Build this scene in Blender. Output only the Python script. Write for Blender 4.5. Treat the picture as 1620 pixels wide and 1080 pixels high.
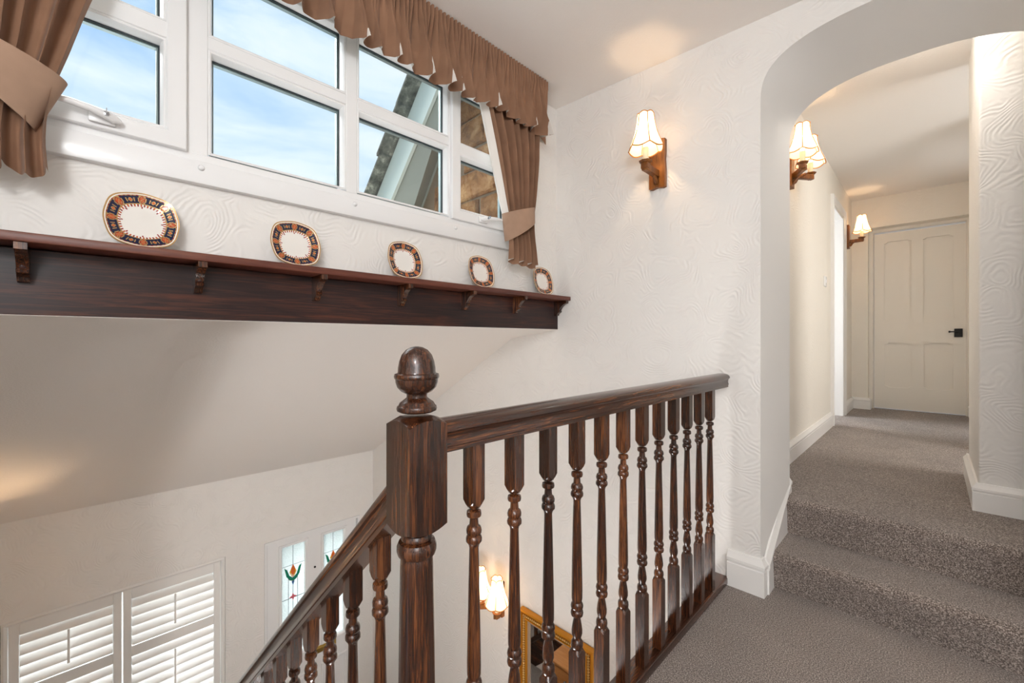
import bpy, bmesh, math, random
from math import pi, sin, cos, radians as R, atan2, sqrt
from mathutils import Vector, Matrix
random.seed(4)
sc = bpy.context.scene
col = sc.collection
for o in list(bpy.data.objects): bpy.data.objects.remove(o)

# ------------------------------------------------------------------ camera
cam = bpy.data.cameras.new('camera'); co = bpy.data.objects.new('camera', cam); col.objects.link(co)
co.location = (0, 0, 1.11); co.rotation_euler = (R(90), 0, R(44.656))
cam.sensor_width = 36; cam.lens = 671/1620*36; cam.shift_y = -3/1620; cam.clip_start = .02
sc.camera = co
sc.view_settings.view_transform = 'Standard'; sc.view_settings.look = 'None'
sc.view_settings.exposure = 0.24; sc.view_settings.gamma = 1; sc.view_settings.use_curve_mapping = False
try:
    sc.cycles.max_bounces = 10; sc.cycles.diffuse_bounces = 6; sc.cycles.transparent_max_bounces = 16
    sc.cycles.sample_clamp_indirect = 6
except Exception: pass

# ------------------------------------------------------------------ node helpers
def nd(nt, t, **k):
    n = nt.nodes.new(t)
    for a, b in k.items():
        if hasattr(n, a): setattr(n, a, b)
        else: n.inputs[a.replace('_', ' ')].default_value = b
    return n
def ramp(nt, fac, stops):
    r = nt.nodes.new('ShaderNodeValToRGB'); e = r.color_ramp.elements
    while len(e) < len(stops): e.new(.5)
    for x, (p, c) in zip(e, stops): x.position = p; x.color = (*c, 1)
    nt.links.new(fac, r.inputs[0]); return r.outputs[0]
def srgb(r, g, b):
    return tuple(((c/255)/12.92 if c/255 <= .04045 else ((c/255+.055)/1.055)**2.4) for c in (r, g, b))

# ------------------------------------------------------------------ sky
w = bpy.data.worlds.new('sky'); sc.world = w; w.use_nodes = True; nt = w.node_tree; nt.nodes.clear()
tc = nd(nt, 'ShaderNodeTexCoord')
mp = nd(nt, 'ShaderNodeMapping'); mp.inputs['Scale'].default_value = (1.4, 1.4, 4.2); mp.inputs['Rotation'].default_value = (.25, .1, .5)
nt.links.new(tc.outputs['Generated'], mp.inputs[0])
nz = nd(nt, 'ShaderNodeTexNoise'); nz.inputs['Scale'].default_value = 1.7; nz.inputs['Detail'].default_value = 7; nz.inputs['Roughness'].default_value = .62
nz.inputs['Distortion'].default_value = .5
nt.links.new(mp.outputs[0], nz.inputs['Vector'])
skyc = ramp(nt, nz.outputs[0], [(.32, srgb(166, 204, 250)), (.47, srgb(198, 224, 253)), (.62, srgb(228, 242, 255)), (.8, srgb(246, 250, 255))])
bg = nd(nt, 'ShaderNodeBackground'); bg.inputs['Strength'].default_value = .98
nt.links.new(skyc, bg.inputs[0]); wo = nd(nt, 'ShaderNodeOutputWorld'); nt.links.new(bg.outputs[0], wo.inputs[0])

# ------------------------------------------------------------------ sun, daylight and added fill lights
def light(name, kind, loc, energy, color, rot=None, to=None, **k):
    l = bpy.data.lights.new(name, kind); l.energy = energy; l.color = color
    for a, b in k.items(): setattr(l, a, b)
    o = bpy.data.objects.new(name, l); o.location = loc; col.objects.link(o)
    if to is not None: o.rotation_euler = (Vector(to)-Vector(loc)).to_track_quat('-Z', 'Y').to_euler()
    return o
light('sun', 'SUN', (-8, -3, 11), 3.2, (1, .99, .97), to=(0, 0.6, 2.4), angle=R(50))
light('landing_fill_area', 'AREA', (1.9, -1.3, 1.75), 33, (.93, .965, 1), to=(-.9, 1.2, 1.2), shape='RECTANGLE', size=1.3, size_y=1.3)  # added soft fill behind the camera; no window is built there
light('landing_fill_point', 'POINT', (.55, -.75, 2.0), 42, (.97, .985, 1), shadow_soft_size=.16)  # unseen point light added to brighten landing walls and ceiling, no fitting
light('hall_fill_point', 'POINT', (-1.1, .42, -.80), 96, (1, .985, .965), shadow_soft_size=.16)  # added fill for the hall and sloping ceiling; no lamp hangs here
light('hall_window_daylight', 'AREA', (-5.3, .25, -.55), 60, (.93, .97, 1), to=(-4.0, .25, -1.3), shape='RECTANGLE', size=1.4, size_y=1.2)
light('side_room_daylight', 'AREA', (-2.3, 5.0, 1.6), 40, (.86, .93, 1), to=(-.6, 5.1, 1.0), shape='RECTANGLE', size=1.0, size_y=1.2)
light('arch_fill_point', 'POINT', (-.05, 2.74, 2.56), 7, (1, .95, .88), shadow_soft_size=.09)  # added out of view behind the arch head to light the treads
light('bay_daylight', 'AREA', (1.4, 3.6, 1.7), 20, (1, .97, .92), to=(-.4, 4.2, 1.2), shape='RECTANGLE', size=.8, size_y=1.2)

# ------------------------------------------------------------------ materials
M = {}
def mat(name, color, rough=.6, bump=None, spec=.4, coat=0, metal=0, build=None):
    m = bpy.data.materials.new(name); m.use_nodes = True; nt = m.node_tree
    b = nt.nodes['Principled BSDF']; b.inputs['Base Color'].default_value = (*color, 1)
    b.inputs['Roughness'].default_value = rough; b.inputs['Metallic'].default_value = metal
    b.inputs['Specular IOR Level'].default_value = spec; b.inputs['Coat Weight'].default_value = coat
    if build: build(nt, b)
    M[name] = m; return m
def objcoord(nt, scale=(1, 1, 1), rand=0):
    tc = nd(nt, 'ShaderNodeTexCoord'); mp = nd(nt, 'ShaderNodeMapping'); mp.inputs['Scale'].default_value = scale
    nt.links.new(tc.outputs['Object'], mp.inputs[0])
    if rand:
        oi = nd(nt, 'ShaderNodeObjectInfo'); mu = nd(nt, 'ShaderNodeMath', operation='MULTIPLY'); mu.inputs[1].default_value = rand
        nt.links.new(oi.outputs['Random'], mu.inputs[0]); nt.links.new(mu.outputs[0], mp.inputs['Location'])
    return mp.outputs[0]
def bumpn(nt, b, h, strength, dist):
    bp = nd(nt, 'ShaderNodeBump'); bp.inputs['Strength'].default_value = strength; bp.inputs['Distance'].default_value = dist
    nt.links.new(h, bp.inputs['Height']); nt.links.new(bp.outputs[0], b.inputs['Normal'])
def noise(nt, vec, scale, detail=4, rough=.5, dist=0):
    n = nd(nt, 'ShaderNodeTexNoise'); n.inputs['Scale'].default_value = scale; n.inputs['Detail'].default_value = detail
    n.inputs['Roughness'].default_value = rough; n.inputs['Distortion'].default_value = dist
    nt.links.new(vec, n.inputs['Vector']); return n.outputs[0]
def swirl(strength, dist):
    def f(nt, b):
        v = objcoord(nt)
        n = nd(nt, 'ShaderNodeTexNoise'); n.inputs['Scale'].default_value = 5; n.inputs['Detail'].default_value = 1
        nt.links.new(v, n.inputs['Vector'])
        mx = nd(nt, 'ShaderNodeVectorMath', operation='MULTIPLY_ADD'); mx.inputs[1].default_value = (.20, .20, .20)
        nt.links.new(n.outputs['Color'], mx.inputs[0]); nt.links.new(v, mx.inputs[2])
        vo = nd(nt, 'ShaderNodeTexVoronoi', feature='SMOOTH_F1'); vo.inputs['Scale'].default_value = 5.2; vo.inputs['Smoothness'].default_value = .12
        nt.links.new(mx.outputs[0], vo.inputs['Vector'])
        mu = nd(nt, 'ShaderNodeMath', operation='MULTIPLY'); mu.inputs[1].default_value = 75
        nt.links.new(vo.outputs['Distance'], mu.inputs[0])
        n2 = noise(nt, v, 22, 2)
        ma = nd(nt, 'ShaderNodeMath', operation='MULTIPLY_ADD'); ma.inputs[1].default_value = 5
        nt.links.new(n2, ma.inputs[0]); nt.links.new(mu.outputs[0], ma.inputs[2])
        s = nd(nt, 'ShaderNodeMath', operation='SINE'); nt.links.new(ma.outputs[0], s.inputs[0])
        n3 = noise(nt, v, 14, 2); rr = ramp(nt, n3, [(.38, (0, 0, 0)), (.6, (1, 1, 1))])
        m2 = nd(nt, 'ShaderNodeMath', operation='MULTIPLY'); nt.links.new(s.outputs[0], m2.inputs[0]); nt.links.new(rr, m2.inputs[1])
        bumpn(nt, b, m2.outputs[0], strength, dist)
    return f
def stipple(scale, strength, dist):
    def f(nt, b): bumpn(nt, b, noise(nt, objcoord(nt), scale, 3, .6), strength, dist)
    return f
mat('wallpaper', srgb(236, 233, 229), .55, build=swirl(.34, .0026), spec=.3)
mat('corridor_paper', srgb(236, 230, 220), .6, build=swirl(.22, .0018), spec=.25)
mat('ceiling_paint', srgb(238, 234, 230), .8, build=stipple(130, .35, .003), spec=.2)
mat('plain_plaster', srgb(234, 232, 229), .7, build=stipple(60, .08, .002), spec=.25)
mat('white_gloss', srgb(240, 238, 235), .28, spec=.5)
mat('upvc', srgb(240, 240, 240), .25, spec=.5)
mat('door_white', srgb(238, 232, 222), .35, spec=.45)
mat('gasket', srgb(45, 55, 60), .5)
mat('spacer', srgb(150, 165, 165), .35, metal=.6)
mat('black_iron', srgb(20, 20, 21), .45)
mat('brass', srgb(190, 160, 90), .3, metal=1)
mat('steel', srgb(170, 172, 175), .25, metal=1)

def carpetb(nt, b):
    v = objcoord(nt)
    n1 = noise(nt, v, 240, 3, .75); n2 = noise(nt, v, 600, 2, .8); n3 = noise(nt, v, 3.2, 3)
    c = ramp(nt, n1, [(.36, srgb(68, 58, 53)), (.5, srgb(124, 111, 103)), (.62, srgb(200, 187, 178))])
    c2 = ramp(nt, n3, [(.3, (.86, .85, .85)), (.7, (1.1, 1.09, 1.08))])
    mx = nd(nt, 'ShaderNodeMix', data_type='RGBA', blend_type='MULTIPLY'); mx.inputs[0].default_value = 1
    nt.links.new(c, mx.inputs[6]); nt.links.new(c2, mx.inputs[7]); nt.links.new(mx.outputs[2], b.inputs['Base Color'])
    ad = nd(nt, 'ShaderNodeMath', operation='ADD'); nt.links.new(n1, ad.inputs[0]); nt.links.new(n2, ad.inputs[1])
    bumpn(nt, b, ad.outputs[0], .6, .005); b.inputs['Sheen Weight'].default_value = .25; b.inputs['Sheen Roughness'].default_value = .6
mat('carpet', srgb(100, 90, 84), 1, spec=.05, build=carpetb)

def wood(axis, dark, mid, lite, scale=1., ramps=(.30, .5, .72), rand=9, dens=210):
    def f(nt, b):
        s = [dens*scale]*3; s[axis] = dens*.045*scale
        v = objcoord(nt, tuple(s), rand)
        n = noise(nt, v, 1.0, 6, .62, 1.1)
        s2 = [16*scale]*3; s2[axis] = 2*scale
        v2 = objcoord(nt, tuple(s2), rand); n2 = noise(nt, v2, 1, 3, .5, .8)
        ma = nd(nt, 'ShaderNodeMath', operation='MULTIPLY_ADD'); ma.inputs[1].default_value = .42
        nt.links.new(n2, ma.inputs[0])
        mb = nd(nt, 'ShaderNodeMath', operation='MULTIPLY'); mb.inputs[1].default_value = .60; nt.links.new(n, mb.inputs[0])
        nt.links.new(mb.outputs[0], ma.inputs[2])
        c = ramp(nt, ma.outputs[0], [(ramps[0], dark), (ramps[1], mid), (ramps[2], lite)])
        nt.links.new(c, b.inputs['Base Color'])
        bumpn(nt, b, n, .12, .002)
    return f
OD, OM, OL = srgb(22, 11, 7), srgb(70, 37, 20), srgb(142, 86, 46)
for i, a in enumerate('xyz'):
    mat('oak_'+a, srgb(70, 38, 24), .27, build=wood(i, OD, OM, OL, ramps=(.40, .54, .71)), spec=.5, coat=.3)
mat('shelf_wood', srgb(60, 30, 24), .36, build=wood(1, srgb(20, 10, 11), srgb(44, 23, 21), srgb(92, 46, 28), scale=.45, ramps=(.36, .5, .68), rand=3), spec=.4)
mat('shelf_top_wood', srgb(90, 45, 30), .4, build=wood(1, srgb(62, 30, 24), srgb(92, 48, 37), srgb(124, 72, 52), scale=.6, rand=3), spec=.4)
mat('rustic_wood', srgb(110, 62, 25), .4, build=wood(2, srgb(50, 24, 9), srgb(120, 70, 26), srgb(176, 112, 46), scale=1.2), spec=.45)
mat('honey_wood', srgb(190, 125, 65), .4, build=wood(0, srgb(150, 92, 44), srgb(192, 126, 66), srgb(215, 152, 90)), spec=.45)

def fabricb(front, back):
    def f(nt, b):
        v = objcoord(nt, (900, 900, 900)); n = noise(nt, v, 1, 2); n2 = noise(nt, objcoord(nt), 9, 3)
        g = nd(nt, 'ShaderNodeNewGeometry')
        c = ramp(nt, n2, [(.3, tuple(x*.86 for x in front)), (.7, tuple(x*1.14 for x in front))])
        mx = nd(nt, 'ShaderNodeMix', data_type='RGBA'); nt.links.new(g.outputs['Backfacing'], mx.inputs[0])
        nt.links.new(c, mx.inputs[6]); mx.inputs[7].default_value = (*back, 1)
        nt.links.new(mx.outputs[2], b.inputs['Base Color']); bumpn(nt, b, n, .25, .001)
        b.inputs['Sheen Weight'].default_value = .12; b.inputs['Sheen Roughness'].default_value = .5
    return f
mat('curtain_fabric', srgb(158, 122, 98), .9, build=fabricb(srgb(146, 111, 88), srgb(232, 226, 218)), spec=.1)
mat('tieback_fabric_lit', srgb(170, 138, 114), .9, build=fabricb(srgb(168, 138, 117), srgb(168, 138, 117)), spec=.1)  # same cloth as the curtain; its brighter lit look is in the colour
mat('lining', srgb(236, 231, 224), .9, spec=.1)

def glassmat(name, tint, rough=0.0, refl=.9):
    m = bpy.data.materials.new(name); m.use_nodes = True; nt = m.node_tree; nt.nodes.clear()
    out = nd(nt, 'ShaderNodeOutputMaterial'); t = nd(nt, 'ShaderNodeBsdfTransparent'); t.inputs[0].default_value = (*tint, 1)
    g = nd(nt, 'ShaderNodeBsdfGlossy'); g.inputs['Roughness'].default_value = rough; g.inputs[0].default_value = (refl, refl, refl, 1)
    fr = nd(nt, 'ShaderNodeFresnel'); fr.inputs[0].default_value = 1.45
    mx = nd(nt, 'ShaderNodeMixShader'); ge = nd(nt, 'ShaderNodeNewGeometry'); sb_ = nd(nt, 'ShaderNodeMath', operation='SUBTRACT'); sb_.inputs[0].default_value = 1; nt.links.new(ge.outputs['Backfacing'], sb_.inputs[1])
    mm_ = nd(nt, 'ShaderNodeMath', operation='MULTIPLY'); nt.links.new(fr.outputs[0], mm_.inputs[0]); nt.links.new(sb_.outputs[0], mm_.inputs[1])
    nt.links.new(mm_.outputs[0], mx.inputs[0]); nt.links.new(t.outputs[0], mx.inputs[1]); nt.links.new(g.outputs[0], mx.inputs[2])
    nt.links.new(mx.outputs[0], out.inputs[0]); M[name] = m
glassmat('pane_glass', (.985, .995, .99))
def obscure():
    m = bpy.data.materials.new('obscure_glass'); m.use_nodes = True; nt = m.node_tree; nt.nodes.clear()
    out = nd(nt, 'ShaderNodeOutputMaterial'); v = objcoord(nt)
    n = noise(nt, v, 60, 3, .6, .6)
    bp = nd(nt, 'ShaderNodeBump'); bp.inputs['Strength'].default_value = 1; bp.inputs['Distance'].default_value = .01; nt.links.new(n, bp.inputs['Height'])
    tr = nd(nt, 'ShaderNodeBsdfTranslucent'); tr.inputs[0].default_value = (.86, .9, .88, 1)
    rf = nd(nt, 'ShaderNodeBsdfRefraction'); rf.inputs['Roughness'].default_value = .18; rf.inputs['IOR'].default_value = 1.3; rf.inputs[0].default_value = (.88, .93, .91, 1)
    g = nd(nt, 'ShaderNodeBsdfGlossy'); g.inputs['Roughness'].default_value = .12
    for s in (tr, rf, g): nt.links.new(bp.outputs[0], s.inputs['Normal'])
    a = nd(nt, 'ShaderNodeMixShader'); a.inputs[0].default_value = .5; nt.links.new(tr.outputs[0], a.inputs[1]); nt.links.new(rf.outputs[0], a.inputs[2])
    c = nd(nt, 'ShaderNodeMixShader'); c.inputs[0].default_value = .08; nt.links.new(a.outputs[0], c.inputs[1]); nt.links.new(g.outputs[0], c.inputs[2])
    nt.links.new(c.outputs[0], out.inputs[0]); M['obscure_glass'] = m
obscure()
def shademat():
    m = bpy.data.materials.new('shade_silk'); m.use_nodes = True; nt = m.node_tree; nt.nodes.clear()
    out = nd(nt, 'ShaderNodeOutputMaterial')
    tr = nd(nt, 'ShaderNodeBsdfTranslucent'); tr.inputs[0].default_value = (.95, .84, .68, 1)
    df = nd(nt, 'ShaderNodeBsdfDiffuse'); df.inputs[0].default_value = (.9, .82, .7, 1)
    a = nd(nt, 'ShaderNodeMixShader'); a.inputs[0].default_value = .45; nt.links.new(tr.outputs[0], a.inputs[1]); nt.links.new(df.outputs[0], a.inputs[2])
    e = nd(nt, 'ShaderNodeEmission'); e.inputs[0].default_value = (1, .74, .44, 1); e.inputs[1].default_value = .6
    ad = nd(nt, 'ShaderNodeAddShader'); nt.links.new(a.outputs[0], ad.inputs[0]); nt.links.new(e.outputs[0], ad.inputs[1])
    nt.links.new(ad.outputs[0], out.inputs[0]); M['shade_silk'] = m
    m = bpy.data.materials.new('bulb_glow'); m.use_nodes = True; nt = m.node_tree; nt.nodes.clear()
    out = nd(nt, 'ShaderNodeOutputMaterial'); e = nd(nt, 'ShaderNodeEmission'); e.inputs[0].default_value = (1, .8, .5, 1); e.inputs[1].default_value = 6
    nt.links.new(e.outputs[0], out.inputs[0]); M['bulb_glow'] = m
shademat()
mat('shade_braid', srgb(190, 120, 60), .8)
mat('candle_cream', srgb(240, 228, 200), .5)
mat('mirror_glass', srgb(225, 228, 228), .02, metal=1)
mat('gilt', srgb(205, 140, 45), .32, metal=.85, build=stipple(90, .2, .002))
mat('gilt_dark', srgb(120, 82, 36), .45, metal=.7, build=stipple(160, .5, .003))
mat('gilt_pale', srgb(205, 170, 105), .35, metal=.7)
mat('slip_grey', srgb(150, 130, 112), .6)
mat('porcelain', srgb(236, 232, 226), .12, spec=.5)
mat('cobalt', srgb(20, 26, 58), .12, spec=.5)
mat('imari_orange', srgb(186, 80, 38), .18, spec=.5)
mat('imari_red', srgb(140, 40, 34), .18, spec=.5)
mat('plate_gold', srgb(206, 166, 112), .22, metal=.5)
def stoneb(nt, b):
    v = objcoord(nt, (1, 1, 1), 7)
    n = noise(nt, v, 9, 6, .65, .4); n2 = noise(nt, v, 40, 4, .7)
    c = ramp(nt, n, [(.3, srgb(110, 74, 48)), (.5, srgb(178, 132, 90)), (.72, srgb(214, 178, 136))])
    oi = nd(nt, 'ShaderNodeObjectInfo'); c2 = ramp(nt, oi.outputs['Random'], [(0, (.62, .58, .56)), (.5, (.95, .9, .86)), (1, (1.1, 1.0, .92))])
    mx = nd(nt, 'ShaderNodeMix', data_type='RGBA', blend_type='MULTIPLY'); mx.inputs[0].default_value = 1
    nt.links.new(c, mx.inputs[6]); nt.links.new(c2, mx.inputs[7]); nt.links.new(mx.outputs[2], b.inputs['Base Color'])
    ad = nd(nt, 'ShaderNodeMath', operation='ADD'); nt.links.new(n, ad.inputs[0]); nt.links.new(n2, ad.inputs[1]); bumpn(nt, b, ad.outputs[0], 1, .03)
mat('sandstone', srgb(150, 110, 75), .95, build=stoneb, spec=.1)
mat('mortar', srgb(150, 130, 108), .95, build=stipple(60, .6, .01), spec=.1)
def mossy(nt, b):
    n = noise(nt, objcoord(nt), 14, 6, .7)
    nt.links.new(ramp(nt, n, [(.35, srgb(62, 66, 60)), (.55, srgb(112, 114, 104)), (.68, srgb(176, 176, 160))]), b.inputs['Base Color']); bumpn(nt, b, n, .6, .01)
mat('mossy_slate', srgb(100, 102, 94), .9, build=mossy)
mat('verge_paint', srgb(205, 214, 204), .5, build=stipple(8, .1, .01))
mat('soffit_paint', srgb(150, 153, 142), .6, build=stipple(8, .1, .01))
mat('paving', srgb(150, 148, 140), .9, build=stipple(5, .5, .02)); mat('lead', srgb(70, 74, 78), .5, metal=.5)
mat('glass_green', srgb(20, 130, 100), .15); mat('glass_blue', srgb(60, 100, 150), .15)
mat('glass_orange', srgb(225, 110, 40), .15); mat('glass_yellow', srgb(235, 190, 60), .15); mat('glass_pink', srgb(225, 110, 125), .15)

# ------------------------------------------------------------------ mesh helpers
class MB:
    def __init__(s): s.v = []; s.f = []; s.m = []
    def add(s, v, f, mi=0):
        o = len(s.v); s.v += [tuple(p) for p in v]
        for q in f: s.f.append(tuple(i+o for i in q)); s.m.append(mi)
        return s
    def box(s, x0, x1, y0, y1, z0, z1, bev=0, seg=1, mi=0, T=None):
        bm = bmesh.new(); bmesh.ops.create_cube(bm, size=1)
        for v in bm.verts:
            v.co = ((x0+x1)/2+v.co.x*(x1-x0), (y0+y1)/2+v.co.y*(y1-y0), (z0+z1)/2+v.co.z*(z1-z0))
        if bev: bmesh.ops.bevel(bm, geom=bm.edges[:], offset=bev, segments=seg, affect='EDGES', profile=.5)
        bm.verts.index_update()
        s.add([(T @ v.co if T else v.co) for v in bm.verts], [[v.index for v in f.verts] for f in bm.faces], mi); bm.free(); return s
    def rings(s, rs, closed=True, cap0=False, cap1=False, loop=False, mi=0):
        n = len(rs[0]); v = [p for r in rs for p in r]; f = []
        m = len(rs)
        for i in range(m if loop else m-1):
            a, b = i*n, ((i+1) % m)*n
            for j in range(n if closed else n-1):
                k = (j+1) % n; f.append((a+j, a+k, b+k, b+j))
        if cap0: f.append(tuple(range(n))[::-1])
        if cap1: f.append(tuple(range((m-1)*n, m*n)))
        return s.add(v, f, mi)
    def lathe(s, prof, n=20, c=(0, 0, 0), mi=0):
        rs = [[(c[0]+r*cos(2*pi*j/n), c[1]+r*sin(2*pi*j/n), c[2]+z) for j in range(n)] for r, z in prof]
        return s.rings(rs, True, True, True, mi=mi)
    def tube(s, pts, r, n=8, mi=0, loop=False):
        pts = [Vector(p) for p in pts]; rs = []; N = len(pts)
        up = Vector((0, 0, 1))
        for i, p in enumerate(pts):
            a = pts[(i-1) % N] if (loop or i) else p; b = pts[(i+1) % N] if (loop or i < N-1) else p
            t = (b-a).normalized(); u = t.cross(up if abs(t.z) < .95 else Vector((1, 0, 0))).normalized(); w2 = t.cross(u)
            q = r[i] if isinstance(r, (list, tuple)) else r
            rs.append([p+u*q*cos(2*pi*j/n)+w2*q*sin(2*pi*j/n) for j in range(n)])
        return s.rings(rs, True, not loop, not loop, loop, mi)
    def block(s, h, z0, z1, kb=0, kt=0, n=4, c=(0, 0)):
        """square post block whose turned shoulders cut arcs in its faces"""
        per = []
        for (ax, ay), (bx, by) in zip([(-1, -1), (1, -1), (1, 1), (-1, 1)], [(1, -1), (1, 1), (-1, 1), (-1, -1)]):
            for i in range(n): t = i/n; per.append((h*(ax+(bx-ax)*t), h*(ay+(by-ay)*t)))
        g = lambda x, y: (sqrt(x*x+y*y)-h)/(.4142*h)
        r0 = [(c[0]+.55*x, c[1]+.55*y, z0-kb*.5) for x, y in per]; r1 = [(c[0]+x, c[1]+y, z0+kb*g(x, y)) for x, y in per]
        r2 = [(c[0]+x, c[1]+y, z1-kt*g(x, y)) for x, y in per]; r3 = [(c[0]+.55*x, c[1]+.55*y, z1+kt*.5) for x, y in per]
        return s.rings([r0, r1, r2, r3], True, True, True)
    def loopframe(s, y0, y1, z0, z1, prof, mi=0, T=None):
        """mitred frame around the rectangle; prof = [(inset, depth)]; default plane: (depth, y, z)"""
        T = T or (lambda d, y, z: (d, y, z))
        rs = []
        for iy, iz in ((0, 0), (1, 0), (1, 1), (0, 1)):
            rs.append([T(d, (y0+i if not iy else y1-i), (z0+i if not iz else z1-i)) for i, d in prof])
        return s.rings(rs, closed=False, loop=True, mi=mi)
    def mesh(s, name, mats, off=None, recalc=True, angle=40):
        me = bpy.data.meshes.new(name)
        v = s.v if off is None else [(p[0]-off[0], p[1]-off[1], p[2]-off[2]) for p in s.v]
        me.from_pydata(v, [], s.f)
        for mm in (mats if isinstance(mats, (list, tuple)) else [mats]): me.materials.append(M[mm])
        me.polygons.foreach_set('material_index', s.m)
        if recalc:
            bm = bmesh.new(); bm.from_mesh(me); bmesh.ops.recalc_face_normals(bm, faces=bm.faces[:]); bm.to_mesh(me); bm.free()
        me.polygons.foreach_set('use_smooth', [True]*len(me.polygons)); me.set_sharp_from_angle(angle=R(angle))
        me.update(); return me

def root_of(o):
    while o.parent: o = o.parent
    return o
def link(name, me, parent=None, kind=None):
    o = bpy.data.objects.new(name, me); col.objects.link(o)
    if parent: o.parent = parent
    if kind: o['kind'] = kind
    return o
def part(name, mb, mats, parent, world=False, **k):
    off = root_of(parent).location if world else None
    return link(name, mb.mesh(name, mats, off, **k), parent)
def struct(name, mb, mats, parent=None, **k):
    o = link(name, mb.mesh(name, mats, **k), parent)
    if not parent: o['kind'] = 'structure'
    return o
def sroot(name):
    o = bpy.data.objects.new(name, None); col.objects.link(o); o['kind'] = 'structure'; return o
def thing(name, label, cat, loc=(0, 0, 0), rz=0, group=None):
    o = bpy.data.objects.new(name, None); col.objects.link(o); o.location = loc; o.rotation_euler = (0, 0, rz)
    o['label'] = label; o['category'] = cat
    if group: o['group'] = group
    return o
def copy_tree(o, parent=None):
    c = o.copy(); col.objects.link(c)
    if parent: c.parent = parent
    for ch in list(o.children): copy_tree(ch, c)
    return c
def plate(outer, holes, t0, t1, T):
    """flat slab with holes: outline in 2D, thickness t0..t1, T(a,b,t)->world"""
    cu = bpy.data.curves.new('outline', 'CURVE'); cu.dimensions = '2D'; cu.fill_mode = 'BOTH'; cu.extrude = .5
    for pts in [outer]+list(holes):
        sp = cu.splines.new('POLY'); sp.points.add(len(pts)-1); sp.use_cyclic_u = True
        for p, q in zip(sp.points, pts): p.co = (q[0], q[1], 0, 1)
    o = bpy.data.objects.new('outline', cu); me = bpy.data.meshes.new_from_object(o)
    mb = MB(); mb.add([T(v.co.x, v.co.y, t0+(v.co.z+.5)*(t1-t0)) for v in me.vertices], [list(p.vertices) for p in me.polygons])
    bpy.data.objects.remove(o); bpy.data.curves.remove(cu); bpy.data.meshes.remove(me); return mb
rect = lambda a0, a1, b0, b1: [(a0, b0), (a1, b0), (a1, b1), (a0, b1)]
YZ = lambda a, b, t: (t, a, b)
XZ = lambda a, b, t: (a, t, b)

# ================================================================== SETTING
ZF, ZH = .34, -2.65                          # corridor floor, hall floor
# floors
b = MB(); b.box(-.715, 2.3, -1.7, 2.068, -.26, 0); b.box(-.515, .345, 2.0681, 2.47, -.26, 0); struct('floor', b, 'carpet')
b = MB(); b.box(-.66, 2.3, 2.60, 6.3, ZF-.3, ZF); b.box(-2.6, -.66, 4.2, 6.2, ZF-.3, ZF); struct('floor.001', b, 'carpet')
b = MB(); b.box(-4.03, .6, -.5, 2.07, ZH-.2, ZH); struct('floor.002', b, 'carpet')
b = MB(); b.box(-40, -4.6, -30, 30, -2.9, -2.8); struct('floor.003', b, 'paving')
# landing edge
b = MB(); b.box(-.735, -.716, -.5, 2.068, -.33, -.001); struct('trim_1', b, 'white_gloss')
# ceilings
b = MB()
zc = lambda x: 2.541-.034*(x+1.66)
b.rings([[(x, -1.7, z), (x, 2.09, z), (x, 2.09, z+.2), (x, -1.7, z+.2)] for x, z in ((-1.9, zc(-1.9)), (2.3, zc(2.3)))], True, True, True)
struct('ceiling', b, 'ceiling_paint')
b = MB(); b.box(-2.6, 2.3, 2.48, 6.35, 2.665, 2.85); struct('ceiling.001', b, 'ceiling_paint')
b = MB()                                     # flat soffit under the window wall, then the slope down to the front wall
sec = [(-1.645, 1.172), (-2.045, 1.118), (-4.05, -.025), (-4.05, .23), (-2.10, 1.34), (-1.76, 1.42), (-1.645, 1.3)]
b.rings([[(x, y, z) for x, z in sec] for y in (-.6, 2.075)], True, True, True); struct('ceiling.002', b, 'ceiling_paint')
b = MB(); b.box(-.73, .6, -.5, 2.07, -.36, -.27); struct('ceiling.003', b, 'ceiling_paint')
# window wall
WY0, WY1, WZ0, WZ1 = -.235, 1.705, 1.62, 2.405
b = plate(rect(-.6, 2.075, 1.28, 2.75), [rect(WY0+.01, WY1-.01, WZ0+.03, WZ1-.01)], -1.77, -1.66, YZ); struct('wall_window', b, 'wallpaper')
# front wall of the hall below
b = plate(rect(-.6, 2.4, ZH-.1, .12), [rect(-.354, .805, -2.0, -.63), rect(1.10, 1.915, ZH, -.635)], -4.33, -4.03, YZ); struct('wall_front', b, 'wallpaper')
# stair wall behind, and the walls behind the camera
b = MB(); b.box(-4.3, -.9, -.62, -.5, ZH, 2.6); b.box(-.9, .6, -.62, -.5, ZH, -.27); struct('wall_stair', b, 'wallpaper')
b = MB(); b.box(-1.0, 2.4, -1.8, -1.7, -.3, 2.75); b.box(-1.0, -.9, -1.7, -.5, -.3, 2.75); struct('wall_back', b, 'wallpaper')
b = MB(); b.box(2.3, 2.4, -1.8, 6.3, -.3, 2.85); struct('wall_right', b, 'wallpaper')
b = MB(); b.box(.6, .7, -.6, 2.07, ZH, -.3); struct('wall_hall', b, 'wallpaper')

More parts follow.
